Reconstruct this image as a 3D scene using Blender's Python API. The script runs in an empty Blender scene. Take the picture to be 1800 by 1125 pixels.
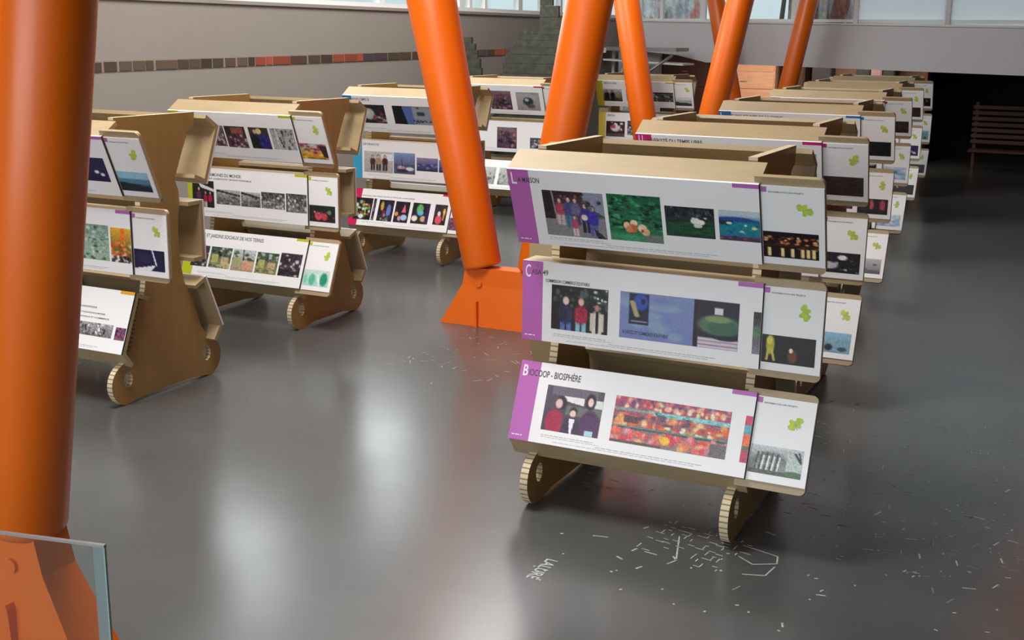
import bpy, bmesh, math, random
import numpy as np
from mathutils import Vector, Matrix
sc = bpy.context.scene
COL = sc.collection
R = math.radians

# ---------------------------------------------------------------- camera
def make_camera():
    f, pitch, roll, yaw, h = 2093.4, 0.233146, 0.0120037, -0.4557876, 2.8688
    cy, sy = math.cos(yaw), math.sin(yaw)
    f0 = Vector((sy, cy, 0)); r0 = Vector((cy, -sy, 0)); u0 = Vector((0, 0, 1))
    fw = f0 * math.cos(pitch) - u0 * math.sin(pitch)
    up = u0 * math.cos(pitch) + f0 * math.sin(pitch)
    r = r0 * math.cos(roll) + up * math.sin(roll)
    u = -r0 * math.sin(roll) + up * math.cos(roll)
    cd = bpy.data.cameras.new('camera'); co = bpy.data.objects.new('camera', cd)
    COL.objects.link(co)
    cd.sensor_width = 36; cd.lens = f / 1800 * 36; cd.clip_end = 300
    M = Matrix((r, u, -fw)).transposed().to_4x4(); M.translation = Vector((0, 0, h))
    co.matrix_world = M
    sc.camera = co
make_camera()

# ---------------------------------------------------------------- light
vs = sc.view_settings
vs.view_transform = 'Standard'; vs.look = 'None'; vs.gamma = 1; vs.use_curve_mapping = False
vs.exposure = 0.0
w = bpy.data.worlds.new('overcast_sky'); sc.world = w; w.use_nodes = True
bg = w.node_tree.nodes['Background']
bg.inputs[0].default_value = (0.80, 0.93, 1.0, 1); bg.inputs[1].default_value = 0.9
def area(name, loc, rot, sx, sy, power, col=(1, 1, 1)):
    l = bpy.data.lights.new(name, 'AREA'); l.shape = 'RECTANGLE'; l.size = sx; l.size_y = sy
    l.energy = power; l.color = col
    o = bpy.data.objects.new(name, l); COL.objects.link(o); o.location = loc; o.rotation_euler = rot
    return o
# luminous roof lights between the roof beams
area('roof_light', (-5.8, 5.4, 7.85), (0, 0, 0), 3, 3, 760, (1, 0.98, 0.95))
area('roof_light', (-8.0, 14, 7.85), (0, 0, 0), 3, 10, 1000, (1, 0.98, 0.95))
# daylight through two clear bays of the glazing above the left wall
area('window_daylight', (-11.0, 13.3, 4.9), (0, R(-80), R(4)), 1.5, 2.0, 62, (0.92, 0.98, 1))
area('window_daylight', (-10.85, 16.9, 4.4), (0, R(-80), R(4)), 1.6, 2.2, 72, (0.92, 0.98, 1))
# unseen fill added behind the camera to brighten the board fronts
area('front_fill', (-5, -6, 3.6), (R(90), 0, R(-8)), 8, 4.5, 520, (0.97, 0.99, 1))
# warm fill added under the soffit to brighten the far cabinets
area('cabinet_fill', (-6.6, 28.2, 2.58), (R(30), 0, 0), 4.5, .5, 95, (1, .85, .7))

# ---------------------------------------------------------------- materials
def srgb(h):
    if isinstance(h, str):
        h = h.lstrip('#'); c = [int(h[i:i + 2], 16) / 255 for i in (0, 2, 4)]
    else: c = list(h)
    return tuple(x / 12.92 if x <= .04045 else ((x + .055) / 1.055) ** 2.4 for x in c)
def mat(name, col, rough=.6, noise=None, metal=0, spec=.5, bump=None, trans=0, emit=0, scale3=None):
    m = bpy.data.materials.new(name); m.use_nodes = True
    nt = m.node_tree; b = nt.nodes['Principled BSDF']
    b.inputs['Base Color'].default_value = (*col, 1); b.inputs['Roughness'].default_value = rough
    b.inputs['Metallic'].default_value = metal; b.inputs['Specular IOR Level'].default_value = spec
    if trans: b.inputs['Transmission Weight'].default_value = trans
    if emit:
        b.inputs['Emission Color'].default_value = (*col, 1); b.inputs['Emission Strength'].default_value = emit
    if noise or bump:
        tc = nt.nodes.new('ShaderNodeTexCoord'); mp = nt.nodes.new('ShaderNodeMapping')
        nt.links.new(tc.outputs['Object'], mp.inputs[0])
        if scale3: mp.inputs['Scale'].default_value = scale3
    if noise:
        sc_, amt = noise
        n = nt.nodes.new('ShaderNodeTexNoise'); n.inputs['Scale'].default_value = sc_; n.inputs['Detail'].default_value = 4
        nt.links.new(mp.outputs[0], n.inputs['Vector'])
        r = nt.nodes.new('ShaderNodeValToRGB')
        r.color_ramp.elements[0].position = .3; r.color_ramp.elements[1].position = .7
        r.color_ramp.elements[0].color = (*[c * (1 - amt) for c in col], 1)
        r.color_ramp.elements[1].color = (*[min(1, c * (1 + amt)) for c in col], 1)
        nt.links.new(n.outputs['Fac'], r.inputs[0]); nt.links.new(r.outputs[0], b.inputs['Base Color'])
    if bump:
        sc_, st = bump
        n = nt.nodes.new('ShaderNodeTexNoise'); n.inputs['Scale'].default_value = sc_
        nt.links.new(mp.outputs[0], n.inputs['Vector'])
        bp = nt.nodes.new('ShaderNodeBump'); bp.inputs['Strength'].default_value = st; bp.inputs['Distance'].default_value = .02
        nt.links.new(n.outputs['Fac'], bp.inputs['Height']); nt.links.new(bp.outputs[0], b.inputs['Normal'])
    return m
def kraft_edge():
    m = mat('honeycomb_board_edge', (.62, .5, .33), .8)
    nt = m.node_tree; b = nt.nodes['Principled BSDF']
    uv = nt.nodes.new('ShaderNodeUVMap'); wv = nt.nodes.new('ShaderNodeTexWave')
    wv.bands_direction = 'X'; wv.inputs['Scale'].default_value = 9.0; wv.inputs['Distortion'].default_value = .6
    wv.inputs['Detail'].default_value = 1
    nt.links.new(uv.outputs[0], wv.inputs['Vector'])
    r = nt.nodes.new('ShaderNodeValToRGB')
    r.color_ramp.elements[0].position = .08; r.color_ramp.elements[1].position = .26
    r.color_ramp.elements[0].color = (.27, .19, .09, 1); r.color_ramp.elements[1].color = (.66, .56, .38, 1)
    nt.links.new(wv.outputs[0], r.inputs[0]); nt.links.new(r.outputs[0], b.inputs['Base Color'])
    return m
def print_mat():
    m = mat('printed_photograph', (.5, .5, .5), .35)
    nt = m.node_tree; a = nt.nodes.new('ShaderNodeAttribute'); a.attribute_name = 'ink'
    nt.links.new(a.outputs['Color'], nt.nodes['Principled BSDF'].inputs['Base Color'])
    return m
M = {
 'kraft': mat('kraft_cardboard', (.385, .292, .165), .42, noise=(3, .07), scale3=(1, 6, 1)),
 'kraft_side': mat('brown_kraft_cardboard', (.33, .195, .062), .45, noise=(2.5, .06), scale3=(1, 6, 1)),
 'edge': kraft_edge(), 'print': print_mat(),
 'board': mat('white_printed_board', (.86, .86, .86), .28),
 'orange': mat('orange_paint', (.78, .135, .002), .36, noise=(1.2, .03)),
 'end_shade': mat('dark_board_end_shade', (.035, .035, .04), .8),
 'ink': mat('dark_grey_ink', (.07, .07, .075), .5),
 'white_ink': mat('white_ink', (.9, .88, .9), .5),
 'cap_ink': mat('pale_grey_ink', (.42, .42, .44), .5),
 'green_ink': mat('lime_green_ink', (.47, .60, .07), .5, noise=(30, .15)),
 'wall': mat('grey_plaster', (.255, .232, .205), .8, noise=(.6, .03), bump=(40, .03)),
 'band': mat('pale_grey_plaster', (.74, .73, .74), .8, noise=(.5, .03)),
 'white': mat('white_window_frame', (.8, .81, .8), .5),
 'dark': mat('dark_wall_and_shade', (.010, .009, .009), .9, noise=(2, .2)),
 'ceil': mat('dark_grey_ceiling', (.16, .16, .16), .9, noise=(2, .05)),
 'olive': mat('dark_olive_panel', (.044, .045, .031), .85, noise=(14, .35), bump=(30, .3)),
 'wood': mat('orange_brown_wood', (.78, .42, .25), .6, noise=(3, .1), scale3=(1, 1, 9)),
 'wood2': mat('dark_red_brown_wood', (.075, .028, .016), .6, noise=(3, .1), scale3=(1, 1, 9)),
 'dkbox': mat('dark_violet_lacquer', (.03, .025, .035), .5, noise=(6, .1)),
 'steel': mat('brushed_grey_steel', (.33, .32, .32), .4, metal=.5, noise=(8, .1)),
 'hole': mat('black_hole_lining', (.012, .01, .01), .9, noise=(6, .1)),
 'frost': mat('frosted_pane', (.62, .73, .71), .5, noise=(.7, .05)),
 'bark': mat('tree_bark', (.15, .11, .09), .9, noise=(6, .2)),
 'ground': mat('outdoor_gravel', (.3, .3, .28), .9, noise=(3, .2)),
}
def glass_mat():
    m = bpy.data.materials.new('clear_glass'); m.use_nodes = True
    nt = m.node_tree; b = nt.nodes['Principled BSDF']
    b.inputs['Base Color'].default_value = (.86, .95, .93, 1); b.inputs['Roughness'].default_value = .02
    b.inputs['Transmission Weight'].default_value = 1; b.inputs['IOR'].default_value = 1.45
    return m
M['glass'] = glass_mat()
M['glass_edge'] = mat('green_glass_edge', (.26, .38, .35), .2, noise=(5, .1))
def window_glass():
    m = bpy.data.materials.new('thin_window_glass'); m.use_nodes = True
    nt = m.node_tree; nt.nodes.clear()
    o = nt.nodes.new('ShaderNodeOutputMaterial'); mx = nt.nodes.new('ShaderNodeMixShader')
    t = nt.nodes.new('ShaderNodeBsdfTransparent'); g = nt.nodes.new('ShaderNodeBsdfGlossy')
    t.inputs[0].default_value = (.93, .97, .96, 1); g.inputs['Roughness'].default_value = .02
    mx.inputs[0].default_value = .06
    nt.links.new(t.outputs[0], mx.inputs[1]); nt.links.new(g.outputs[0], mx.inputs[2]); nt.links.new(mx.outputs[0], o.inputs[0])
    return m
M['pane'] = window_glass()
def mixed(name, base, trans_kind, fac):
    m = bpy.data.materials.new(name); m.use_nodes = True; nt = m.node_tree; nt.nodes.clear()
    o = nt.nodes.new('ShaderNodeOutputMaterial'); mx = nt.nodes.new('ShaderNodeMixShader'); d = nt.nodes.new('ShaderNodeBsdfPrincipled')
    t = nt.nodes.new('ShaderNodeBsdf' + trans_kind); t.inputs[0].default_value = (*[min(1, c * 1.25) for c in base], 1)
    n = nt.nodes.new('ShaderNodeTexNoise'); n.inputs['Scale'].default_value = .7
    d.inputs['Base Color'].default_value = (*base, 1); d.inputs['Roughness'].default_value = .25; mx.inputs[0].default_value = fac
    nt.links.new(d.outputs[0], mx.inputs[1]); nt.links.new(t.outputs[0], mx.inputs[2]); nt.links.new(mx.outputs[0], o.inputs[0]); return m
M['frost'] = mixed('frosted_translucent_pane', (.80, .84, .82), 'Translucent', .95)
M['barrier'] = mixed('barrier_glass', (.5, .6, .58), 'Transparent', .97)
M['barrier'].node_tree.nodes['Transparent BSDF'].inputs[0].default_value = (.95, .98, .97, 1)
M['barrier_strip'] = mixed('barrier_end_glass', (.36, .44, .44), 'Transparent', .45)
def floor_mat():
    m = mat('polished_concrete', (.125, .128, .126), .2)
    nt = m.node_tree; b = nt.nodes['Principled BSDF']
    tc = nt.nodes.new('ShaderNodeTexCoord')
    n1 = nt.nodes.new('ShaderNodeTexNoise'); n1.inputs['Scale'].default_value = .55; n1.inputs['Detail'].default_value = 6
    n1.inputs['Roughness'].default_value = .6
    nt.links.new(tc.outputs['Object'], n1.inputs['Vector'])
    r = nt.nodes.new('ShaderNodeValToRGB'); r.color_ramp.elements[0].position = .3; r.color_ramp.elements[1].position = .72
    r.color_ramp.elements[0].color = (.066, .069, .068, 1); r.color_ramp.elements[1].color = (.092, .094, .091, 1)
    nt.links.new(n1.outputs['Fac'], r.inputs[0]); nt.links.new(r.outputs[0], b.inputs['Base Color'])
    n2 = nt.nodes.new('ShaderNodeTexNoise'); n2.inputs['Scale'].default_value = .8; n2.inputs['Detail'].default_value = 2
    nt.links.new(tc.outputs['Object'], n2.inputs['Vector'])
    mr = nt.nodes.new('ShaderNodeMapRange'); mr.inputs[3].default_value = .21; mr.inputs[4].default_value = .28
    nt.links.new(n2.outputs['Fac'], mr.inputs[0]); nt.links.new(mr.outputs[0], b.inputs['Roughness'])
    b.inputs['Specular IOR Level'].default_value = .6
    return m
M['floor'] = floor_mat()
_flat = {}
def ink(hexc):
    if hexc not in _flat: _flat[hexc] = mat('ink_' + hexc, srgb(hexc), .4)
    return _flat[hexc]

# ---------------------------------------------------------------- helpers
def mesh(name, verts, faces, mats, midx=None, smooth=False):
    me = bpy.data.meshes.new(name); me.from_pydata([tuple(v) for v in verts], [], faces)
    for m in (mats if isinstance(mats, (list, tuple)) else [mats]): me.materials.append(m)
    if midx: me.polygons.foreach_set('material_index', midx)
    if smooth: me.polygons.foreach_set('use_smooth', [True] * len(me.polygons))
    me.update(); return me
def ob(name, me, parent=None, loc=None, **props):
    o = bpy.data.objects.new(name, me); COL.objects.link(o)
    if parent: o.parent = parent
    if loc is not None: o.location = loc
    for k, v_ in props.items(): o[k] = v_
    return o
def empty(name, loc, label, cat, group=None):
    o = bpy.data.objects.new(name, None); COL.objects.link(o); o.location = loc
    o['label'] = label; o['category'] = cat
    if group: o['group'] = group
    return o
def boxmesh(name, a, b, m, bev=0):
    bm = bmesh.new(); bmesh.ops.create_cube(bm, size=1)
    for v_ in bm.verts:
        v_.co = Vector([a[i] + (v_.co[i] + .5) * (b[i] - a[i]) for i in range(3)])
    if bev: bmesh.ops.bevel(bm, geom=bm.edges[:], offset=bev, segments=2, affect='EDGES')
    me = bpy.data.meshes.new(name); bm.to_mesh(me); bm.free(); me.materials.append(m); return me
def prism(name, poly, fn, a, b, mats, edge_slot=1, holes=()):
    """poly: list of 2D points; fn(p, t) -> 3D; extruded between t=a and t=b; edge faces carry UV along the perimeter"""
    bm = bmesh.new(); rings = []
    loops = [poly] + [list(h) for h in holes]
    uvl = bm.loops.layers.uv.new('UVMap')
    caps = {0: [], 1: []}; sides = []
    for lp in loops:
        A = [bm.verts.new(fn(p, a)) for p in lp]; B = [bm.verts.new(fn(p, b)) for p in lp]
        n = len(lp); L = 0
        for i in range(n):
            j = (i + 1) % n; d = math.dist(lp[i], lp[j])
            fc = bm.faces.new((A[i], A[j], B[j], B[i])); fc.material_index = edge_slot
            for l, q in zip(fc.loops, ((L, 0), (L + d, 0), (L + d, .05), (L, .05))): l[uvl].uv = q
            L += d
        caps[0].append(A); caps[1].append(B)
    for k in (0, 1):
        es = []
        for ring in caps[k]:
            for i in range(len(ring)):
                e = bm.edges.get((ring[i], ring[(i + 1) % len(ring)])); es.append(e)
        bmesh.ops.triangle_fill(bm, use_beauty=True, use_dissolve=False, edges=es)
    bmesh.ops.recalc_face_normals(bm, faces=bm.faces[:])
    me = bpy.data.meshes.new(name); bm.to_mesh(me); bm.free()
    for m in mats: me.materials.append(m)
    return me
def tube(name, p0, p1, r0, r1, m, seg=40, r_end=None):
    """cone frustum between two points with a rounded rim at the lower end"""
    p0, p1 = Vector(p0), Vector(p1); ax = (p1 - p0).normalized()
    s = ax.orthogonal().normalized(); t = ax.cross(s)
    L = (p1 - p0).length
    prof = [(0, r0 * .90), (.012, r0 * .965), (.035, r0), (L, r1)]
    vs_ = []; fs = []
    for d, r in prof:
        for i in range(seg):
            a = 2 * math.pi * i / seg
            vs_.append(p0 + ax * d + (s * math.cos(a) + t * math.sin(a)) * r)
    for k in range(len(prof) - 1):
        for i in range(seg):
            j = (i + 1) % seg
            fs.append((k * seg + i, k * seg + j, (k + 1) * seg + j, (k + 1) * seg + i))
    fs.append(tuple(range(seg - 1, -1, -1))); fs.append(tuple((len(prof) - 1) * seg + i for i in range(seg)))
    me = mesh(name, vs_, fs, m)
    for p in me.polygons: p.use_smooth = len(p.vertices) == 4
    return me

# ---------------------------------------------------------------- the room
def LW(y, z, off=0):     # point on the left wall line (3.7 degrees off the y axis)
    a = R(3.7); k = math.cos(a) * -11.8 - math.sin(a) * 7
    x = (k + math.sin(a) * y) / math.cos(a)
    return Vector((x + off, y, z))
def struct(name, me, parent=None, label=None):
    o = ob(name, me, parent)
    if not parent: o['kind'] = 'structure'; o['label'] = label or name
    return o
fl = struct('floor', mesh('floor', [(-16, -8, 0), (9, -8, 0), (9, 40, 0), (-16, 40, 0)], [(0, 1, 2, 3)], M['floor']), label='polished grey concrete floor')
def wall_slab(y0, y1, z0, z1, m, name, off=0, th=.25):
    vs_ = []
    for y in (y0, y1):
        for z in (z0, z1):
            for o_ in (off, off - th): vs_.append(LW(y, z, o_))
    # index: y*4+z*2+o
    f = [(0, 4, 6, 2), (1, 3, 7, 5), (2, 6, 7, 3), (0, 1, 5, 4), (0, 2, 3, 1), (4, 5, 7, 6)]
    return mesh(name, vs_, f, m)
wl = struct('wall_left', wall_slab(-6, 27, 0, 3.28, M['wall'], 'wall_left'), label='plain grey-brown wall behind the left row of stands')
struct('sill', wall_slab(-6, 27, 3.28, 3.33, M['wall'], 'sill', .03, .33), wl)
# windows above the left wall
win = struct('window_1', wall_slab(12.6, 27, 3.33, 3.40, M['white'], 'window_1', 0, .12), label='white-framed glazing above the left wall')
for i, y in enumerate((12.65, 14.3, 15.9, 17.5, 19.1, 19.45, 20.0, 20.35, 20.9, 22.2, 23.2, 24.0, 25.6)):
    struct('mullion', wall_slab(y, y + (.16 if i % 3 == 0 else .09), 3.40, 7.4, M['white'], 'mullion', 0, .12), win)
struct('transom', wall_slab(12.6, 27, 5.5, 5.6, M['white'], 'transom', .01, .1), win)
struct('pane', wall_slab(12.6, 27, 3.4, 7.4, M['pane'], 'pane', -.05, .01), win)
struct('wall_upper', wall_slab(-6, 12.6, 3.33, 8, M['dark'], 'wall_upper'), wl)
struct('lintel', wall_slab(12.6, 27, 7.4, 8, M['band'], 'lintel'), wl)
# far band (edge of the mezzanine) and the dark space under it
band = [(-10.6, 3.27), (9, 3.05), (9, 2.02), (-2.4, 2.235), (-7.58, 2.33), (-8.38, 2.36), (-9.07, 2.51), (-10.6, 2.64)]
wf = struct('wall_far', prism('wall_far', band, lambda p, t: (p[0], t, p[1]), 27, 27.3, [M['band'], M['band']]), label='pale grey parapet band of the far mezzanine')
struct('wall_far_lower', boxmesh('wall_far_lower', (-16, 34, 0), (9, 34.2, 3.3), M['dark']), wf)  # near-black colour stands for the unlit depth under the mezzanine, soffit too
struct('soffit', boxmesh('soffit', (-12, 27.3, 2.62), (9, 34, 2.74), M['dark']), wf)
struct('wall_pale_lower', boxmesh('wall_pale_lower', (-16, 27.35, 0), (-9.6, 27.5, 2.62), M['band']), wf)
struct('parapet_cap', prism('parapet_cap', [(-10.6, 3.27), (9, 3.05), (9, 3.09), (-10.6, 3.31)], lambda p, t: (p[0], t, p[1]), 26.96, 27.34, [M['white']] * 2), wf)
win2 = struct('window_2', boxmesh('window_2', (-10.5, 27.12, 3.27), (9, 27.2, 3.33), M['white']), label='white-framed glazing above the far parapet')
for x, wd, m in ((-10.1, .1, 'white'), (-9.55, .07, 'white'), (-8.58, .12, 'white'), (-6.5, .16, 'white'), (-5.15, .1, 'white'), (-3.25, .09, 'steel'), (-1.2, .09, 'steel'), (.9, .09, 'steel'), (3, .09, 'steel'), (5.1, .09, 'steel'), (7.2, .09, 'steel')):
    struct('mullion', boxmesh('mullion', (x, 27.08, 3.2), (x + wd, 27.2, 7.4), M[m]), win2)
struct('pane', boxmesh('pane', (-10.5, 27.14, 3.3), (-5.15, 27.15, 7.4), M['pane']), win2, )
for i in range(7):
    x0 = (-5.05, -3.16, -1.11, .99, 3.09, 5.19, 7.29)[i]; x1 = (-3.25, -1.2, .9, 3., 5.1, 7.2, 9)[i]
    struct('frosted_pane', boxmesh('frosted_pane', (x0, 27.13, 3.15), (x1, 27.15, 7.4), M['frost']), win2)
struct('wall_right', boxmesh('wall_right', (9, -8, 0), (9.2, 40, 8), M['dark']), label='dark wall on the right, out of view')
struct('ceiling', boxmesh('ceiling', (-13, -3, 8), (9.2, 27.4, 8.2), M['ceil']), label='dark ceiling high above the hall')
struct('ground_outside', mesh('ground_outside', [(-70, -30, -.4), (50, -30, -.4), (50, 90, -.4), (-70, 90, -.4)], [(0, 1, 2, 3)], M['ground']), label='gravel ground outside the windows')

# ---------------------------------------------------------------- prints
def lerp(a, b, t): return a + (b - a) * t
def C3(h): return np.array([int(h[i:i + 2], 16) / 255 for i in (0, 2, 4)])
def paint(nu, nv, spec, seed=0):
    """spec = (top colour, bottom colour, noise amount, [ops]) in 0..1 coordinates, y down"""
    rng = np.random.RandomState(seed)
    X, Y = np.meshgrid(np.linspace(0, 1, nu + 1), np.linspace(0, 1, nv + 1))
    top, bot, nz, ops = spec
    A = C3(top)[None, None] * (1 - Y[..., None]) + C3(bot)[None, None] * Y[..., None]
    def el(cx, cy, rx, ry, c, soft=.25):
        d = np.sqrt(((X - cx) / rx) ** 2 + ((Y - cy) / ry) ** 2)
        k = np.clip((1 - d) / soft, 0, 1)[..., None]
        A[:] = A * (1 - k) + C3(c) * k
    def rc(x0, y0, x1, y1, c):
        sx, sy = 1.0 / nu, 1.0 / nv
        k = (np.clip((X - x0) / sx + .5, 0, 1) * np.clip((x1 - X) / sx + .5, 0, 1) * np.clip((Y - y0) / sy + .5, 0, 1) * np.clip((y1 - Y) / sy + .5, 0, 1))[..., None]
        A[:] = A * (1 - k) + C3(c) * k
    for o in ops:
        k = o[0]
        if k == 'e': el(*o[1:])
        elif k == 'r': rc(*o[1:])
        elif k == 's':           # n speckles in a box, sizes, colours
            _, n, x0, y0, x1, y1, sx, sy, cols = o
            for i in range(n):
                el(rng.uniform(x0, x1), rng.uniform(y0, y1), sx * rng.uniform(.5, 1.3), sy * rng.uniform(.5, 1.3), cols[rng.randint(len(cols))], .6)
        elif k == 'p':           # standing figure: cx, head top, scale, shirt, legs, face, hair
            _, cx, ty, s, sh, lg, fc, hr = o
            el(cx, ty + .15 * s, .075 * s, .12 * s, hr)
            rc(cx - .11 * s, ty + .62 * s, cx - .015 * s, ty + 1.15 * s, lg); rc(cx + .015 * s, ty + .62 * s, cx + .11 * s, ty + 1.15 * s, lg)
            el(cx, ty + .5 * s, .17 * s, .3 * s, sh, .35); rc(cx - .12 * s, ty + .34 * s, cx + .12 * s, ty + .7 * s, sh)
            el(cx, ty + .17 * s, .055 * s, .10 * s, fc)
        elif k == 'l':           # thick line
            _, x0, y0, x1, y1, th, c = o
            dx, dy = x1 - x0, y1 - y0; L2 = dx * dx + dy * dy
            t = np.clip(((X - x0) * dx + (Y - y0) * dy) / L2, 0, 1)
            d = np.sqrt((X - x0 - t * dx) ** 2 + (Y - y0 - t * dy) ** 2)
            kk = np.clip((th - d) / th * 2, 0, 1)[..., None]; A[:] = A * (1 - kk) + C3(c) * kk
        elif k == 'q':           # quadrilateral/half plane polygon
            _, pts, c = o
            ins = np.ones_like(X)
            for i in range(len(pts)):
                (xa, ya), (xb, yb) = pts[i], pts[(i + 1) % len(pts)]
                ins = ins * ((xb - xa) * (Y - ya) - (yb - ya) * (X - xa) >= 0)
            A[:] = A * (1 - ins[..., None]) + C3(c) * ins[..., None]
    if nz: A += rng.normal(0, nz, A.shape[:2])[..., None] + rng.normal(0, nz * .4, A.shape)
    A = np.clip(A, 0, 1)
    return np.where(A <= .04045, A / 12.92, ((A + .055) / 1.055) ** 2.4)

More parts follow.
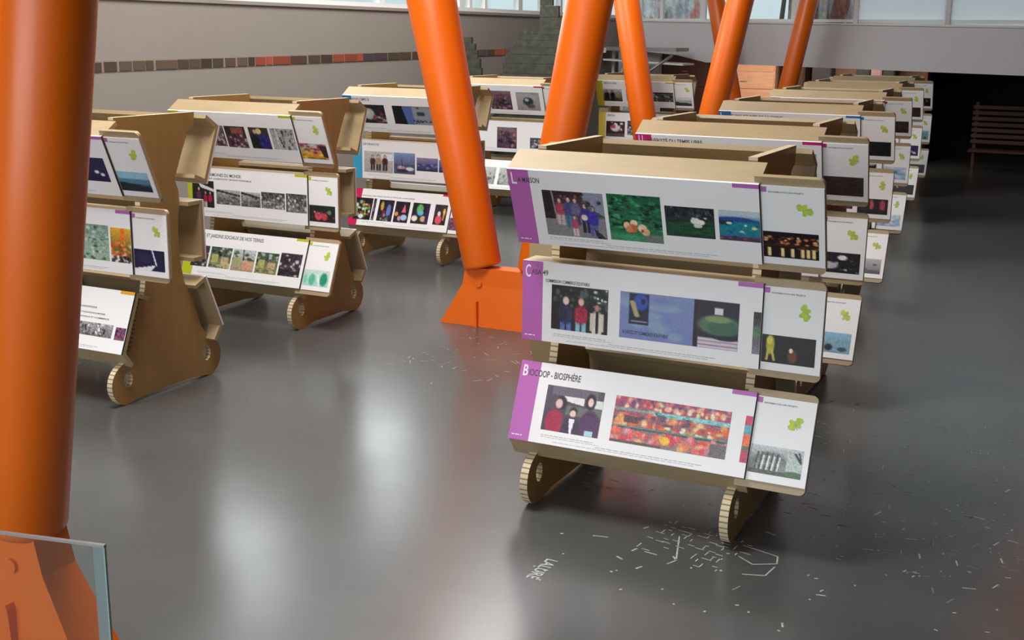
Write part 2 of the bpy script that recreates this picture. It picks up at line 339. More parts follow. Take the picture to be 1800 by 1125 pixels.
SK, HB, HD = 'd9b0a0', '3a2a22', '1d1a1c'
PR = {
 'kids': ('2a2428', '8c8c90', .05, [('q', [(.62, 0), (1, 0), (1, .5), (.72, .3)], '8a90a4'), ('r', 0, .55, 1, 1, '85868a'), ('q', [(0, 0), (.2, 0), (.2, .62), (0, .62)], '2a2024'),
    ('l', .16, 0, .2, .7, .015, 'a89a9c'), ('s', 26, .2, .02, .7, .2, .03, .05, ['6c1a24', '3a2226', '93505a', '241c22']),
    ('p', .27, .12, .55, 'b24858', 'cfb6b8', SK, HB), ('p', .42, .08, .62, '4c4f8c', '3f6f9c', SK, HD), ('p', .53, .1, .55, '706a8c', '44405a', SK, HB),
    ('p', .68, .2, .6, '43309a', '2a2440', SK, HD), ('p', .80, .25, .62, '3d36a6', '5c60a0', SK, HD), ('p', .49, .5, .42, 'b05068', 'e2c6cc', SK, 'a04a50'),
    ('e', .66, .55, .06, .075, 'e6e0c4'), ('q', [(.78, .75), (1, 1), (.85, 1)], '2a2c34'), ('s', 8, .7, .15, .98, .45, .05, .05, ['2a2a34', '6a6c7c'])]),
 'bush': ('1c5a3c', '2c7a54', .05, [('s', 110, 0, 0, 1, .75, .07, .04, ['0c3422', '2c8a5c', '185038', '3ca070', '123c2a', '062418']), ('r', .0, .84, 1, 1, '3a8a60'), ('e', .85, .95, .22, .14, '6f7a6c'),
    ('e', .33, .66, .07, .09, 'f0c8a0'), ('e', .47, .6, .08, .08, 'f4d8b4'), ('e', .45, .72, .09, .11, 'c8683c'), ('e', .37, .74, .07, .09, 'dc8c60'), ('e', .62, .7, .10, .10, 'f0d8b8'), ('e', .68, .78, .09, .09, 'eab088'), ('e', .62, .76, .03, .04, 'b04a3c'), ('e', .38, .93, .22, .08, '3f9c6a')]),
 'sheep': ('22262c', '1f4434', .04, [('s', 40, 0, 0, 1, .35, .035, .07, ['3c4450', '14181c', '5a6470', '0e1216']), ('r', 0, .55, 1, 1, '1f4a34'), ('s', 20, 0, .5, 1, .95, .2, .04, ['16382a', '265a40', '1a2a28']),
    ('e', .62, .45, .12, .12, 'e8ecdc'), ('e', .72, .48, .10, .09, 'f0f2e4'), ('e', .57, .38, .04, .06, 'dfe4d2'), ('e', .66, .6, .10, .08, 'd8dcc8'), ('e', .82, .33, .04, .03, 'b8c4b8')]),
 'cove': ('b8c8cc', '1f5a8a', .03, [('r', 0, 0, 1, .18, 'bccbd2'), ('e', .5, .5, .9, .3, '1d5f9e'), ('r', 0, .38, 1, .8, '1b7f90'), ('e', .15, .38, .22, .14, '20304c'), ('e', .4, .28, .5, .08, '2a4a90'), ('s', 26, .1, .38, 1, .75, .06, .05, ['18a0a0', '147a9c', '2050a8', '0f6a70']),
    ('e', .25, .42, .08, .05, 'dfe8c8'), ('e', .65, .47, .04, .04, 'cfe0ee'), ('e', .86, .55, .08, .05, 'd8dca0'), ('e', .55, .68, .07, .04, '9fd0c8'), ('r', 0, .86, 1, 1, '4a3a50'), ('s', 10, 0, .85, 1, 1, .07, .04, ['7a3040', '283048', 'a05a50'])]),
 'three': ('15181a', '1a181c', .04, [('s', 26, 0, 0, 1, .5, .06, .09, ['2a3034', '0a0c0e', '3c4a44', '1c2824', '50585a']), ('s', 16, .72, .02, .98, .45, .04, .04, ['c8d4dc', '8aa0a0', 'e4ecec', '203c30']),
    ('p', .26, .2, .88, '2c3050', '5a74b8', 'e4d2c8', 'c8bcb0'), ('e', .2, .62, .10, .2, '20243c'), ('p', .53, .2, .84, 'a82440', '86c0d4', 'e8c0b0', 'b89880'), ('s', 18, .42, .42, .64, .74, .02, .02, ['5c1030', 'd04860']),
    ('p', .81, .3, .78, 'dcd4c8', 'e4dccc', 'c08878', '5a3830'), ('r', .79, .5, .84, .98, '1a1218'), ('r', .69, .55, .75, .95, 'd6cebc'), ('r', .88, .55, .93, .95, 'dad2c6')]),
 'bluewall': ('7f92bc', '7a86be', .02, [('s', 16, 0, 0, .6, 1, .12, .12, ['8ba0c0', '7484bc']), ('r', .08, .02, .25, .68, '1a1c34'), ('e', .18, .2, .07, .2, '3a50b0'), ('e', .2, .18, .022, .07, '0c1434'), ('l', .105, .2, .15, .5, .03, 'b8a678'),
    ('r', .1, .6, .24, .63, '9a90a8'), ('r', .63, 0, .67, 1, '1e1420'), ('r', .67, 0, 1, 1, '22182a'), ('e', .84, .5, .2, .24, '55765a'), ('e', .88, .55, .15, .2, '3c6450'), ('e', .83, .38, .12, .08, '7c9a60'), ('r', .8, .14, .87, .28, 'e4d8e4'), ('r', .67, .78, 1, 1, 'd8ccd4'),
    ('r', .67, .84, 1, .86, '8a7c90'), ('r', .67, .92, 1, .94, '74688a'), ('e', .9, .76, .12, .06, '1a1c20')]),
 'strip_green': ('30242c', '88808c', .05, [('e', .5, .5, .6, .2, '5a7a60')]),
 'women': ('5c5460', '4a3c48', .03, [('r', .1, 0, .9, .2, '6e6874'), ('q', [(.32, .2), (.68, .2), (.68, .36), (.34, .3)], 'e8e8e4'), ('r', .86, .2, 1, .38, 'dfe6e0'), ('r', .38, .4, 1, .6, '6c7068'), ('e', .29, .36, .11, .17, '3a2a30'), ('e', .25, .38, .07, .12, 'dcc0bc'),
    ('e', .2, .8, .17, .32, 'a82c50'), ('r', .1, .6, .34, 1, 'a42a4a'), ('e', .52, .52, .08, .12, '382c30'), ('e', .515, .56, .06, .09, 'e6c8bc'), ('e', .52, .9, .18, .3, '3a2e50'), ('q', [(.46, .68), (.56, .68), (.53, 1), (.5, 1)], 'f0eef4'),
    ('e', .79, .25, .10, .2, '302428'), ('e', .79, .26, .055, .11, 'ecd0c4'), ('e', .82, .72, .17, .32, '4e2a58'), ('r', .68, .55, .97, 1, '54305c'), ('r', .76, .88, .9, 1, 'b0d4e0')]),
 'shelves': ('a8485c', '8c7a78', .06, [('s', 90, 0, 0, 1, .3, .035, .09, ['b05068', 'd87c7c', '6a4870', 'e8a890', 'f0d8b0', 'c04060', '50688a']), ('r', .35, .12, 1, .3, 'a84860'), ('s', 26, .36, .08, .95, .22, .03, .08, ['f4d0a0', 'f0b4a0', 'e87858', 'd8e0a8', 'f4e4c8']),
    ('r', .3, .24, 1, .33, '88d0d0'), ('s', 20, .32, .24, 1, .34, .03, .03, ['a4e4dc', '4a9a9c', '2a6070']), ('r', 0, .24, .3, .3, '80a09c'),
    ('s', 70, 0, .36, 1, .62, .04, .09, ['e86838', 'f09050', 'c04848', 'e8a860', '604860', 'f4c890', 'd85040']), ('s', 14, .45, .5, .9, .62, .03, .04, ['e4e0a8', '3a8a8c', 'f0ecd0']), ('r', .1, .4, .23, .55, '5c4444'), ('r', 0, .62, 1, .68, '5a9890'), ('r', 0, .65, 1, .68, '2c3c40'),
    ('s', 80, 0, .7, 1, .95, .045, .10, ['e85858', 'd83850', 'f07c50', 'c87878', 'f0b070', 'e890a0']), ('e', .48, .82, .05, .1, 'f4c030'), ('r', .86, .72, 1, 1, '6a6468'), ('r', 0, .94, .45, 1, '5c4c48')]),
 'strip_red': ('d04868', 'b83858', .05, [('r', 0, .2, 1, .4, '60a8b0'), ('r', 0, .4, 1, .65, 'f07040'), ('r', 0, .65, 1, .75, '60705c')]),
 'facade': ('140c12', '1a1010', .03, [('s', 34, .02, .2, .95, .5, .05, .05, ['e08848', 'a84824', 'f4c08c', '6a2818']), ('s', 14, .6, .2, 1, .6, .05, .06, ['f8d8b0', 'e09858']), ('r', 0, .48, 1, .55, '3a1810')] + [('r', x, .62, x + .06, .95, 'f8dc98') for x in (.08, .32, .5, .68, .78, .88)] + [('r', 0, .56, 1, .6, '1c0e10')]),
 'night': ('161016', '141014', .02, [('e', .16, .35, .09, .4, 'b8b840'), ('e', .14, .2, .06, .16, 'd8d060'), ('l', .13, .5, .1, .9, .03, 'd4c054'), ('l', .19, .5, .24, .9, .03, 'd4c054'), ('e', .58, .7, .1, .28, '6a3828'), ('e', .55, .5, .04, .1, 'f8e8c8')]),
 'greenhouse': ('c8ccce', '5c605e', .06, [('e', .4, .75, .42, .62, '6c706e'), ('e', .4, .85, .36, .55, '8a8e8c')] + [('l', x, .9, x + .04, .25, .016, '2c3030') for x in (.12, .2, .3, .4, .5)] + [('l', x + .045, .85, x + .075, .35, .018, 'f2f4f2') for x in (.2, .3, .4, .5)] +
    [('r', 0, .85, 1, 1, '54584c'), ('r', .7, .2, 1, .8, 'b8c8be'), ('l', .85, .15, .97, .45, .03, '22282a'), ('l', .92, .1, .97, .4, .02, '22282a'), ('e', .85, .9, .2, .14, '4c6c50')]),
 'sea': ('a8c4d0', '58788c', .02, [('r', 0, .55, 1, 1, '3c5a6c'), ('r', 0, .45, 1, .52, '8ab4c4'), ('s', 10, 0, .7, 1, 1, .2, .12, ['22303a', '304c5c'])]),
 'coast': ('9cc8dc', '12202c', .02, [('r', 0, 0, 1, .35, '94c4dc'), ('q', [(0, .35), (1, .5), (1, .62), (0, .55)], '5088a4'), ('q', [(0, .5), (.5, .62), (1, .7), (1, 1), (0, 1)], '1a2832')]),
 'violetdots': ('2c2450', '241c44', .03, [('e', .3, .4, .05, .06, 'e8e0f0'), ('e', .62, .6, .09, .08, 'f0ecf4'), ('e', .8, .7, .08, .08, 'e4dcec')]),
 'pebbles': ('7c988c', '9cb49c', .06, [('s', 90, 0, 0, 1, 1, .07, .05, ['8cb0a0', '5c7868', 'b4ccb8', '3c5440', 'a4b8a8', 'c8d8c0'])]),
 'flames': ('e8b030', '3c3430', .05, [('r', .5, 0, .7, .5, 'e87020'), ('s', 40, 0, .4, 1, .8, .12, .07, ['e86828', 'c8d060', 'e89838', 'b84020', '5a7038']), ('s', 20, 0, .78, 1, 1, .1, .06, ['d8d8dc', '20201c', 'f0f0f0'])]),
 'violetcone': ('1c1838', '241c44', .02, [('q', [(0, .95), (.7, .72), (.55, 1), (0, 1)], 'e8e8f0'), ('l', .6, 0, .72, .7, .03, 'e8e4f0'), ('e', .3, .4, .3, .3, '2c2448')]),
 'grey_strip': ('a09ca4', '6c6870', .10, [('s', 30, 0, 0, .35, 1, .03, .2, ['3c50a8', 'c87090', '605c78', 'e0a0b4', '38343c']), ('s', 40, .35, 0, .85, 1, .03, .2, ['e8e8e8', '2c2c2c', '888888', '585858'])]),
 'violetphoto': ('54384c', '6a4058', .08, [('s', 14, 0, 0, 1, 1, .2, .2, ['8c5070', '3c2840'])]),
 'crowd': ('70605c', '5c3434', .07, [('s', 60, 0, .2, 1, 1, .07, .1, ['302838', '7c5c5c', 'b09898', '48243c', '201c24', 'd0c4c0'])]),
 'crowd_red': ('24141c', '60404c', .06, [('r', .3, .05, .9, .35, '8c5040'), ('s', 40, .2, .4, 1, 1, .09, .08, ['9c2440', 'b0a0a8', '303450', '2c181c', 'c0b8c0'])]),
 'bluecoat': ('3c3424', '181824', .04, [('e', .5, .18, .16, .16, 'd8c890'), ('e', .3, .2, .1, .12, 'c8a898'), ('e', .65, .7, .4, .45, '2c2078'), ('e', .25, .75, .3, .4, '14141c'), ('s', 12, .4, .4, 1, 1, .1, .06, ['4030a0', '20185c'])]),
 'bwpeople': ('a0a4a4', 'b4b4b4', .08, [('s', 40, 0, 0, 1, 1, .06, .09, ['303434', '505454', 'c8ccca', '808484', '202424']), ('r', .22, 0, .28, 1, 'c8caca')]),
 'bwhouse': ('b0b0b0', '505050', .08, [('q', [(0, 0), (1, .3), (1, .42), (0, .15)], '282828'), ('s', 50, 0, .3, 1, 1, .08, .06, ['888888', '383838', 'a8a8a8', '585858'])]),
 'bwcrowd': ('404040', '707070', .10, [('s', 60, 0, .1, 1, 1, .06, .1, ['e0e0e0', '202020', '808080', 'a8a8a8', '383838'])]),
 'choir': ('1a2018', '18141c', .04, [('q', [(.3, .1), (1, .3), (1, .4), (.4, .26)], 'd8d8dc'), ('p', .3, .2, .7, '5c2848', '1c1824', SK, HD), ('p', .6, .35, .6, 'a01830', 'dcbcb0', SK, HD), ('p', .82, .35, .6, 'b0183c', '201828', SK, HD)]),
 'darkred': ('10181c', '14100c', .03, [('e', .35, .65, .16, .28, 'd04858'), ('e', .58, .68, .12, .25, 'c83448'), ('e', .78, .4, .08, .15, '60805c'), ('s', 12, 0, .4, 1, 1, .05, .08, ['a02838', '24302c', 'e87c80'])]),
 'foodplate': ('b0b8bc', 'd89020', .05, [('s', 30, 0, 0, 1, .6, .12, .12, ['8c2838', 'c8c4c8', 'a04448', '604c50']), ('s', 20, 0, .5, 1, 1, .14, .12, ['e8a828', '6c7c30', 'd87828', 'f0c848']), ('q', [(.7, .1), (1, .1), (1, .9), (.85, .9)], '3c2030')]),
 'allotment': ('3c4c40', '8c8c60', .06, [('s', 30, 0, 0, 1, .45, .1, .1, ['2c3c2c', '48584c', '1c2420', 'a8b8a8']), ('r', .1, .35, .4, .75, 'a8a860'), ('r', .55, .45, .9, .95, 'b8a078'), ('s', 20, 0, .7, 1, 1, .1, .06, ['3c4c34', '6c7c54', 'c8b890'])]),
 'allotment2': ('b8c4c8', 'a08c68', .06, [('s', 20, 0, .1, 1, .5, .12, .08, ['2c342c', '607058', 'c8d4cc']), ('r', .05, .4, .4, .7, '98a468'), ('r', .5, .5, .95, .95, 'c89878'), ('l', .45, 0, .5, .5, .03, '303840')]),
 'darkfoliage': ('382838', '241c24', .07, [('s', 40, 0, 0, 1, 1, .1, .09, ['483848', '181418', '8c7c84', '304030', 'c8bcc0'])]),
 'greencups': ('c8dcd4', 'a8d4c4', .03, [('e', .35, .6, .14, .4, '58b898'), ('e', .8, .55, .16, .45, '209070'), ('e', .1, .6, .08, .3, '80c8b0'), ('l', .55, .3, .65, .95, .04, 'e8f4f0')]),
 'icy': ('1c1c24', '2c1c24', .05, [('e', .38, .5, .24, .35, 'b0b4b8'), ('s', 14, .5, .5, 1, 1, .1, .1, ['7c3440', '302c34', 'a8a0a4']), ('e', .3, .4, .12, .2, 'd0d4d4')]),
 'signwall': ('0c1418', '8c949c', .03, [('q', [(0, 0), (.28, 0), (.4, 1), (0, 1)], '0a1016'), ('q', [(.22, 0), (.45, 0), (.5, 1), (.3, 1)], '5068a8'), ('r', .45, 0, 1, 1, '8c94a0'), ('r', .55, .05, .62, .12, '20242c'), ('r', .55, .3, .72, .5, '343c50'), ('s', 20, .45, .75, 1, .95, .03, .06, ['101418', '20242c'])]),
 'family': ('c0bcb8', 'a8a4a0', .05, [('r', .6, .1, 1, .4, 'd8e0e4'), ('p', .3, .15, .65, '4c2028', '241c20', SK, HB), ('p', .5, .1, .7, 'a88c70', '2c242c', SK, HB), ('p', .72, .12, .68, '481c24', '20181c', SK, HD)]),
 'boats': ('7c94c4', '384058', .03, [('r', 0, .55, 1, 1, '485470'), ('e', .35, .7, .2, .1, 'c0a0a8'), ('e', .75, .75, .22, .1, 'd0d8e0'), ('e', .4, .85, .3, .1, '38282c'), ('l', .38, .3, .4, .7, .02, '402c34')]),
 'dusk': ('8c88b4', '2c2848', .03, [('r', 0, .45, 1, .7, '403c6c'), ('s', 14, 0, .5, 1, .8, .1, .06, ['34305c', '7c88b8'])]),
 'carnival': ('141418', '201820', .05, [('s', 26, .1, .15, .9, .85, .11, .1, ['c8b838', '88b848', '78a4d8', 'd8d8d0', '3c2818', 'b05030']), ('e', .45, .85, .16, .12, 'dce0dc')]),
 'carnival2': ('1c1424', '24202c', .05, [('e', .25, .3, .12, .25, 'c0a040'), ('e', .7, .5, .16, .35, '6c7cc8'), ('e', .4, .65, .12, .2, '782840'), ('s', 12, .1, .7, 1, 1, .1, .08, ['8c9888', '303430'])]),
 'carnival3': ('1c1828', '241830', .05, [('q', [(.5, .5), (.66, .12), (.78, .5)], 'e86070'), ('e', .15, .6, .14, .12, 'e09838'), ('e', .7, .75, .25, .16, '98c8d8'), ('e', .4, .8, .15, .14, 'c08cb0')]),
 'carnival4': ('1c1c24', '302430', .05, [('e', .45, .3, .22, .28, '60b458'), ('e', .5, .48, .2, .14, '60b0d0'), ('e', .2, .75, .2, .16, 'e4e0d4'), ('e', .7, .75, .2, .16, 'c8a080'), ('r', .8, 0, 1, 1, '34204c')]),
 'carnival5': ('3c3038', '301c24', .05, [('e', .4, .75, .3, .25, 'dc5064'), ('e', .4, .45, .14, .14, 'e4d8d0'), ('e', .8, .35, .12, .2, 'e8b850'), ('e', .78, .6, .08, .2, 'c89848')]),
 'portrait': ('7c646c', '40283c', .05, [('e', .5, .35, .2, .2, '503840'), ('s', 26, 0, .2, 1, 1, .14, .1, ['a07078', '2c2030', '604050', '1c1824'])]),
 'rider': ('b0a8ac', '988c94', .04, [('e', .5, .5, .25, .25, '2c3438'), ('e', .45, .42, .1, .1, 'b0c0c0'), ('e', .6, .75, .2, .15, '5c4c54'), ('r', .05, 0, .95, .1, '90a090')]),
 'paleblue': ('c4d0dc', '8cb0d0', .04, [('s', 30, 0, .3, 1, 1, .15, .1, ['88a8c8', '40607c', 'd8e0e4', '6c94b8'])]),
 'snow': ('b8bcb8', '888c88', .06, [('s', 24, 0, .4, 1, 1, .1, .12, ['404844', 'a8aca8', '687068'])]),
 'road': ('d0dcd4', '3c4848', .03, [('r', 0, 0, 1, .35, 'd0e0d8'), ('q', [(0, .35), (1, .45), (1, .7), (0, .6)], 'a8b4ac'), ('q', [(0, .55), (1, .7), (1, 1), (0, 1)], '303c3c')]),
 'longband': ('505458', '44484c', .08, [('s', 24, 0, .2, 1, 1, .08, .15, ['c0c4c4', '202428', '8c9090']), ('r', 0, 0, 1, .15, '282c30')]),
 'rosette': ('2c2024', '3c3034', .06, [('e', .5, .4, .3, .3, 'e4d8dc'), ('s', 16, .1, .1, .9, .8, .1, .1, ['c04060', '301820', 'e8e0e4']), ('r', 0, .8, 1, 1, '584c50')]),
 'trio': ('c0c0c4', '302c34', .05, [('p', .2, .05, .9, '202028', '18181c', '988078', '201c1c'), ('p', .5, .05, .85, '14141c', '18181c', '907870', '201c1c'), ('p', .82, .2, .75, '8c7c40', '30402c', SK, HB)]),
 'umbrella': ('8ab0d8', '403c44', .05, [('s', 16, .0, 0, .7, .3, .1, .1, ['2c4890', '16203c', '7ca8dc']), ('e', .75, .15, .3, .14, '88b4e0'), ('q', [(.55, .3), (1, .28), (.98, .6), (.6, .75)], 'c8cc9c'), ('l', .3, .2, .5, .6, .04, '484850'), ('q', [(.8, .6), (1, .5), (1, 1), (.85, 1)], '282024'), ('s', 16, .2, .5, .8, 1, .08, .08, ['b8b4a4', '8c8880', 'd8d8cc'])]),
 'brown': ('3c2c2c', '342020', .02, [('s', 30, 0, 0, 1, 1, .3, .02, ['443034', '2c1c1c'])]),
 'blacknight': ('14181c', '101012', .03, [('e', .15, .3, .04, .08, 'a0a8a0'), ('s', 6, .1, .2, .5, .6, .02, .04, ['606870', '282c30'])]),
 'dancers': ('1c1418', '20181c', .04, [('e', .45, .4, .07, .4, 'b85c64'), ('e', .82, .45, .1, .45, 'a84454'), ('r', .3, .7, 1, 1, '1c1418')]),
 'bw_swirl': ('18181e', '14141a', .04, [('e', .55, .25, .14, .13, 'e8e8ec'), ('e', .2, .65, .28, .2, 'b8b8c0'), ('s', 16, .3, .3, 1, .95, .05, .06, ['c8c8d0', '50505c', '202028'])]),
 'greyroad': ('a8acac', '50545c', .03, [('q', [(0, .6), (1, .8), (1, 1), (0, 1)], '24242c'), ('e', .8, .4, .08, .1, '24282c')]),
 'blueboats': ('90b8d4', '5c8ca0', .03, [('r', 0, .4, 1, 1, '7ca4b4'), ('e', .45, .75, .12, .2, '203038'), ('e', .8, .8, .14, .12, '345060')]),
}
def grid_print(name, P3, u0, v0, u1, v1, spec, nu, nv, seed, n):
    col = paint(nu, nv, PR[spec], seed)
    vs_ = []
    for j in range(nv + 1):
        for i in range(nu + 1):
            vs_.append(P3(lerp(u0, u1, i / nu), lerp(v0, v1, j / nv), n))
    fs = [(j * (nu + 1) + i, (j + 1) * (nu + 1) + i, (j + 1) * (nu + 1) + i + 1, j * (nu + 1) + i + 1) for j in range(nv) for i in range(nu)]
    me = mesh(name, vs_, fs, M['print'])
    at = me.color_attributes.new('ink', 'FLOAT_COLOR', 'POINT')
    c4 = np.ones(((nu + 1) * (nv + 1), 4)); c4[:, :3] = col.reshape(-1, 3)
    at.data.foreach_set('color', c4.ravel().astype(np.float32))
    return me
def quads(name, P3, rects, m, n):
    vs_, fs = [], []
    for (u0, v0, u1, v1) in rects:
        k = len(vs_); vs_ += [P3(u0, v0, n), P3(u0, v1, n), P3(u1, v1, n), P3(u1, v0, n)]; fs.append((k, k + 1, k + 2, k + 3))
    return mesh(name, vs_, fs, m)
_txt = {}
def text_flat(s):
    if s in _txt: return _txt[s]
    cu = bpy.data.curves.new('t', 'FONT'); cu.body = s; cu.size = 1; cu.resolution_u = 3; cu.offset = .012
    o = bpy.data.objects.new('t', cu); COL.objects.link(o)
    dg = bpy.context.evaluated_depsgraph_get(); me = bpy.data.meshes.new_from_object(o.evaluated_get(dg))
    V = [tuple(v_.co[:2]) for v_ in me.vertices]; F = [tuple(p.vertices) for p in me.polygons]
    bpy.data.objects.remove(o); bpy.data.curves.remove(cu); bpy.data.meshes.remove(me)
    xs = [p[0] for p in V]; ys = [p[1] for p in V if True]
    _txt[s] = (V, F, min(xs), max(xs)); return _txt[s]
def text_mesh(name, P3, s, u0, u1, v_base, cap, m, n):
    V, F, a, b = text_flat(s)
    k = (u1 - u0) / (b - a); h = cap / .73
    vs_ = [P3(u0 + (x - a) * k, v_base - y * h, n) for x, y in V]
    return mesh(name, vs_, F, m)

# ---------------------------------------------------------------- the cardboard stand
CX_, CY_ = .765, .39
TIER = {0: ((-.246, 2.126), (-.066, 1.673)), 1: ((0, 1.537), (-.004, 1.036)), 2: ((.008, .892), (-.191, .419))}
HB_ = .497; W_ = 1.5; XS = 1.845
def tier_frame(t, rear=False):
    (yT, zT), (yB, zB) = TIER[t]
    d = Vector((yB - yT, zB - zT)).normalized(); nn = Vector((d.y, -d.x))
    if nn.x > 0: nn = -nn
    s = -1 if rear else 1
    def P3(u, v, n):
        return Vector((s * (u - CX_), s * (yT + d.x * v + nn.x * n - CY_), zT + d.y * v + nn.y * n))
    return P3
def side_panel_mesh():
    front = []
    c, r = (-.085, .168), .168
    for a in range(262, 104, -8): front.append((c[0] + r * math.cos(R(a)), c[1] + r * math.sin(R(a))))
    front += [(-.10, .345), (-.02, .45), (.06, .70), (.085, .80), (.15, .845), (.165, .90), (.19, 1.02), (.20, 1.2), (.195, 1.40), (.165, 1.52), (.17, 1.62), (.20, 1.70), (.20, 1.74), (.10, 1.95), (.02, 2.10), (-.05, 2.13), (-.085, 2.235)]
    front[-1] = (-.06, 2.245)
    rear = [(2 * CY_ - y, z) for y, z in reversed(front)]
    poly = front + rear + [(CY_ + .25, .035), (CY_ - .25, .035)]
    def circ(cy, cz, rr): return [(cy + rr * .75 * math.cos(2 * math.pi * i / 16), cz + rr * math.sin(2 * math.pi * i / 16)) for i in range(16)]
    holes = [circ(-.075, .20, .062), circ(2 * CY_ + .075, .20, .062)]
    return prism('side_panel', poly, lambda p, t: (t, p[0] - CY_, p[1]), -.026, .026, [M['kraft_side'], M['edge']], holes=holes)
SIDE = side_panel_mesh()
def tray_mesh(t, rear):
    P3 = tier_frame(t, rear); th = .032; (yT, zT), (yB, zB) = TIER[t]
    if t == 0: top = (.175, -.035); bot = (.155, .0)
    elif t == 1: top = (.17, 0); bot = (.14, 0)
    else: top = (.14, 0); bot = None
    # profile in (v, n): n outward positive
    pr = []
    H_ = HB_
    pr += [(0, 0), (H_, 0)]
    if t == 2: pr += [(H_ + .074, -.13), (H_ + .048, -.145), (H_ - .02, -th)]
    else: pr += [(H_, -bot[0]), (H_ - th, -bot[0]), (H_ - th, -th)]
    pr += [(th, -th), (th + top[1], -top[0]), (top[1], -top[0])]
    return prism('tray', pr, lambda p, x: P3(x, p[0], p[1]), 0, W_, [M['kraft'], M['kraft']])
def tray_corr(t, rear): return tray_mesh(t, rear)
def rounded(u0, v0, u1, v1, r):
    pts = [(u0, v0)]
    for a in range(-90, 1, 18): pts.append((u1 - r + r * math.cos(R(a)), v0 + r + r * math.sin(R(a))))
    for a in range(0, 91, 18): pts.append((u1 - r + r * math.cos(R(a)), v1 - r + r * math.sin(R(a))))
    pts.append((u0, v1)); return pts
def backer_mesh(t, rear):
    P3 = tier_frame(t, rear)
    top, bot = ((-.035, .545), (-.03, .54), (-.03, .54))[t]
    return prism('backer_panel', rounded(W_ - .03 if t == 0 else W_ - .06, top, XS, bot, .035), lambda p, n: P3(p[0], p[1], n), -.042, -.012, [M['kraft'], M['kraft']])
def board_mesh(t, rear):
    P3 = tier_frame(t, rear)
    me = prism('display_board', [(0, 0), (W_, 0), (W_, HB_), (0, HB_)], lambda p, n: P3(p[0], p[1], n), .001, .017, [M['board'], M['board'], M['end_shade']])
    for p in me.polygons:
        if p.normal.x * (-1 if rear else 1) > .9: p.material_index = 2  # right end near-black: the shadow at the side board, put into the colour
    return me
def side_board_mesh(t, rear):
    P3 = tier_frame(t, rear)
    return prism('side_board', [(W_ + .004, .012), (XS - .002, .012), (XS - .002, .497), (W_ + .004, .497)], lambda p, n: P3(p[0], p[1], n), -.011, -.003, [M['board'], M['board']])
TRAY = {(t, r): tray_mesh(t, r) for t in range(3) for r in (0, 1)}
BACK = {(t, r): backer_mesh(t, r) for t in range(3) for r in (0, 1)}
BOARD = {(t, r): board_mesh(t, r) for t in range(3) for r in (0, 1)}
SBOARD = {(t, r): side_board_mesh(t, r) for t in range(3) for r in (0, 1)}
def leaf_logo(P3, u, v, s, rot, n):
    vs_, fs = [], []
    rnd = random.Random(int(u * 1000 + v * 777 + rot))
    for k, (a, L, wd) in enumerate(((15, 1.0, .85), (80, .8, .6), (200, 1.0, .8), (265, .7, .6))):
        a = R(a + rot); pts = []
        for i in range(12):
            t = 2 * math.pi * i / 12
            x = (.5 + .5 * math.cos(t)) * L; y = math.sin(t) * wd * (1 + .25 * math.sin(3 * t)) * .5
            pts.append((u + (x * math.cos(a) - y * math.sin(a)) * s, v + (x * math.sin(a) + y * math.cos(a)) * s))
        b = len(vs_); vs_ += [P3(p[0], p[1], n + .0002 * k) for p in pts]; fs.append(tuple(range(b, b + 12)))
    b = len(vs_)
    for du, dv in ((-.30, .05), (-.28, -.03), (.85, .02), (.83, .10)):
        a = R(rot * .7 - 20); vs_.append(P3(u + (du * math.cos(a) - dv * math.sin(a)) * s * .9, v + (du * math.sin(a) + dv * math.cos(a)) * s * .9, n + .0012))
    fs.append((b, b + 1, b + 3, b + 2))
    return mesh('leaf_logo', vs_, fs, [M['green_ink'], M['cap_ink']], [0, 0, 0, 0, 1])
def caption_rects(u0, u1, v, h, seed):
    rnd = random.Random(seed); out = []; u = u0
    while u < u1:
        L = rnd.uniform(.012, .04); out.append((u, v, min(u + L, u1), v + h)); u += L + .006
    return out
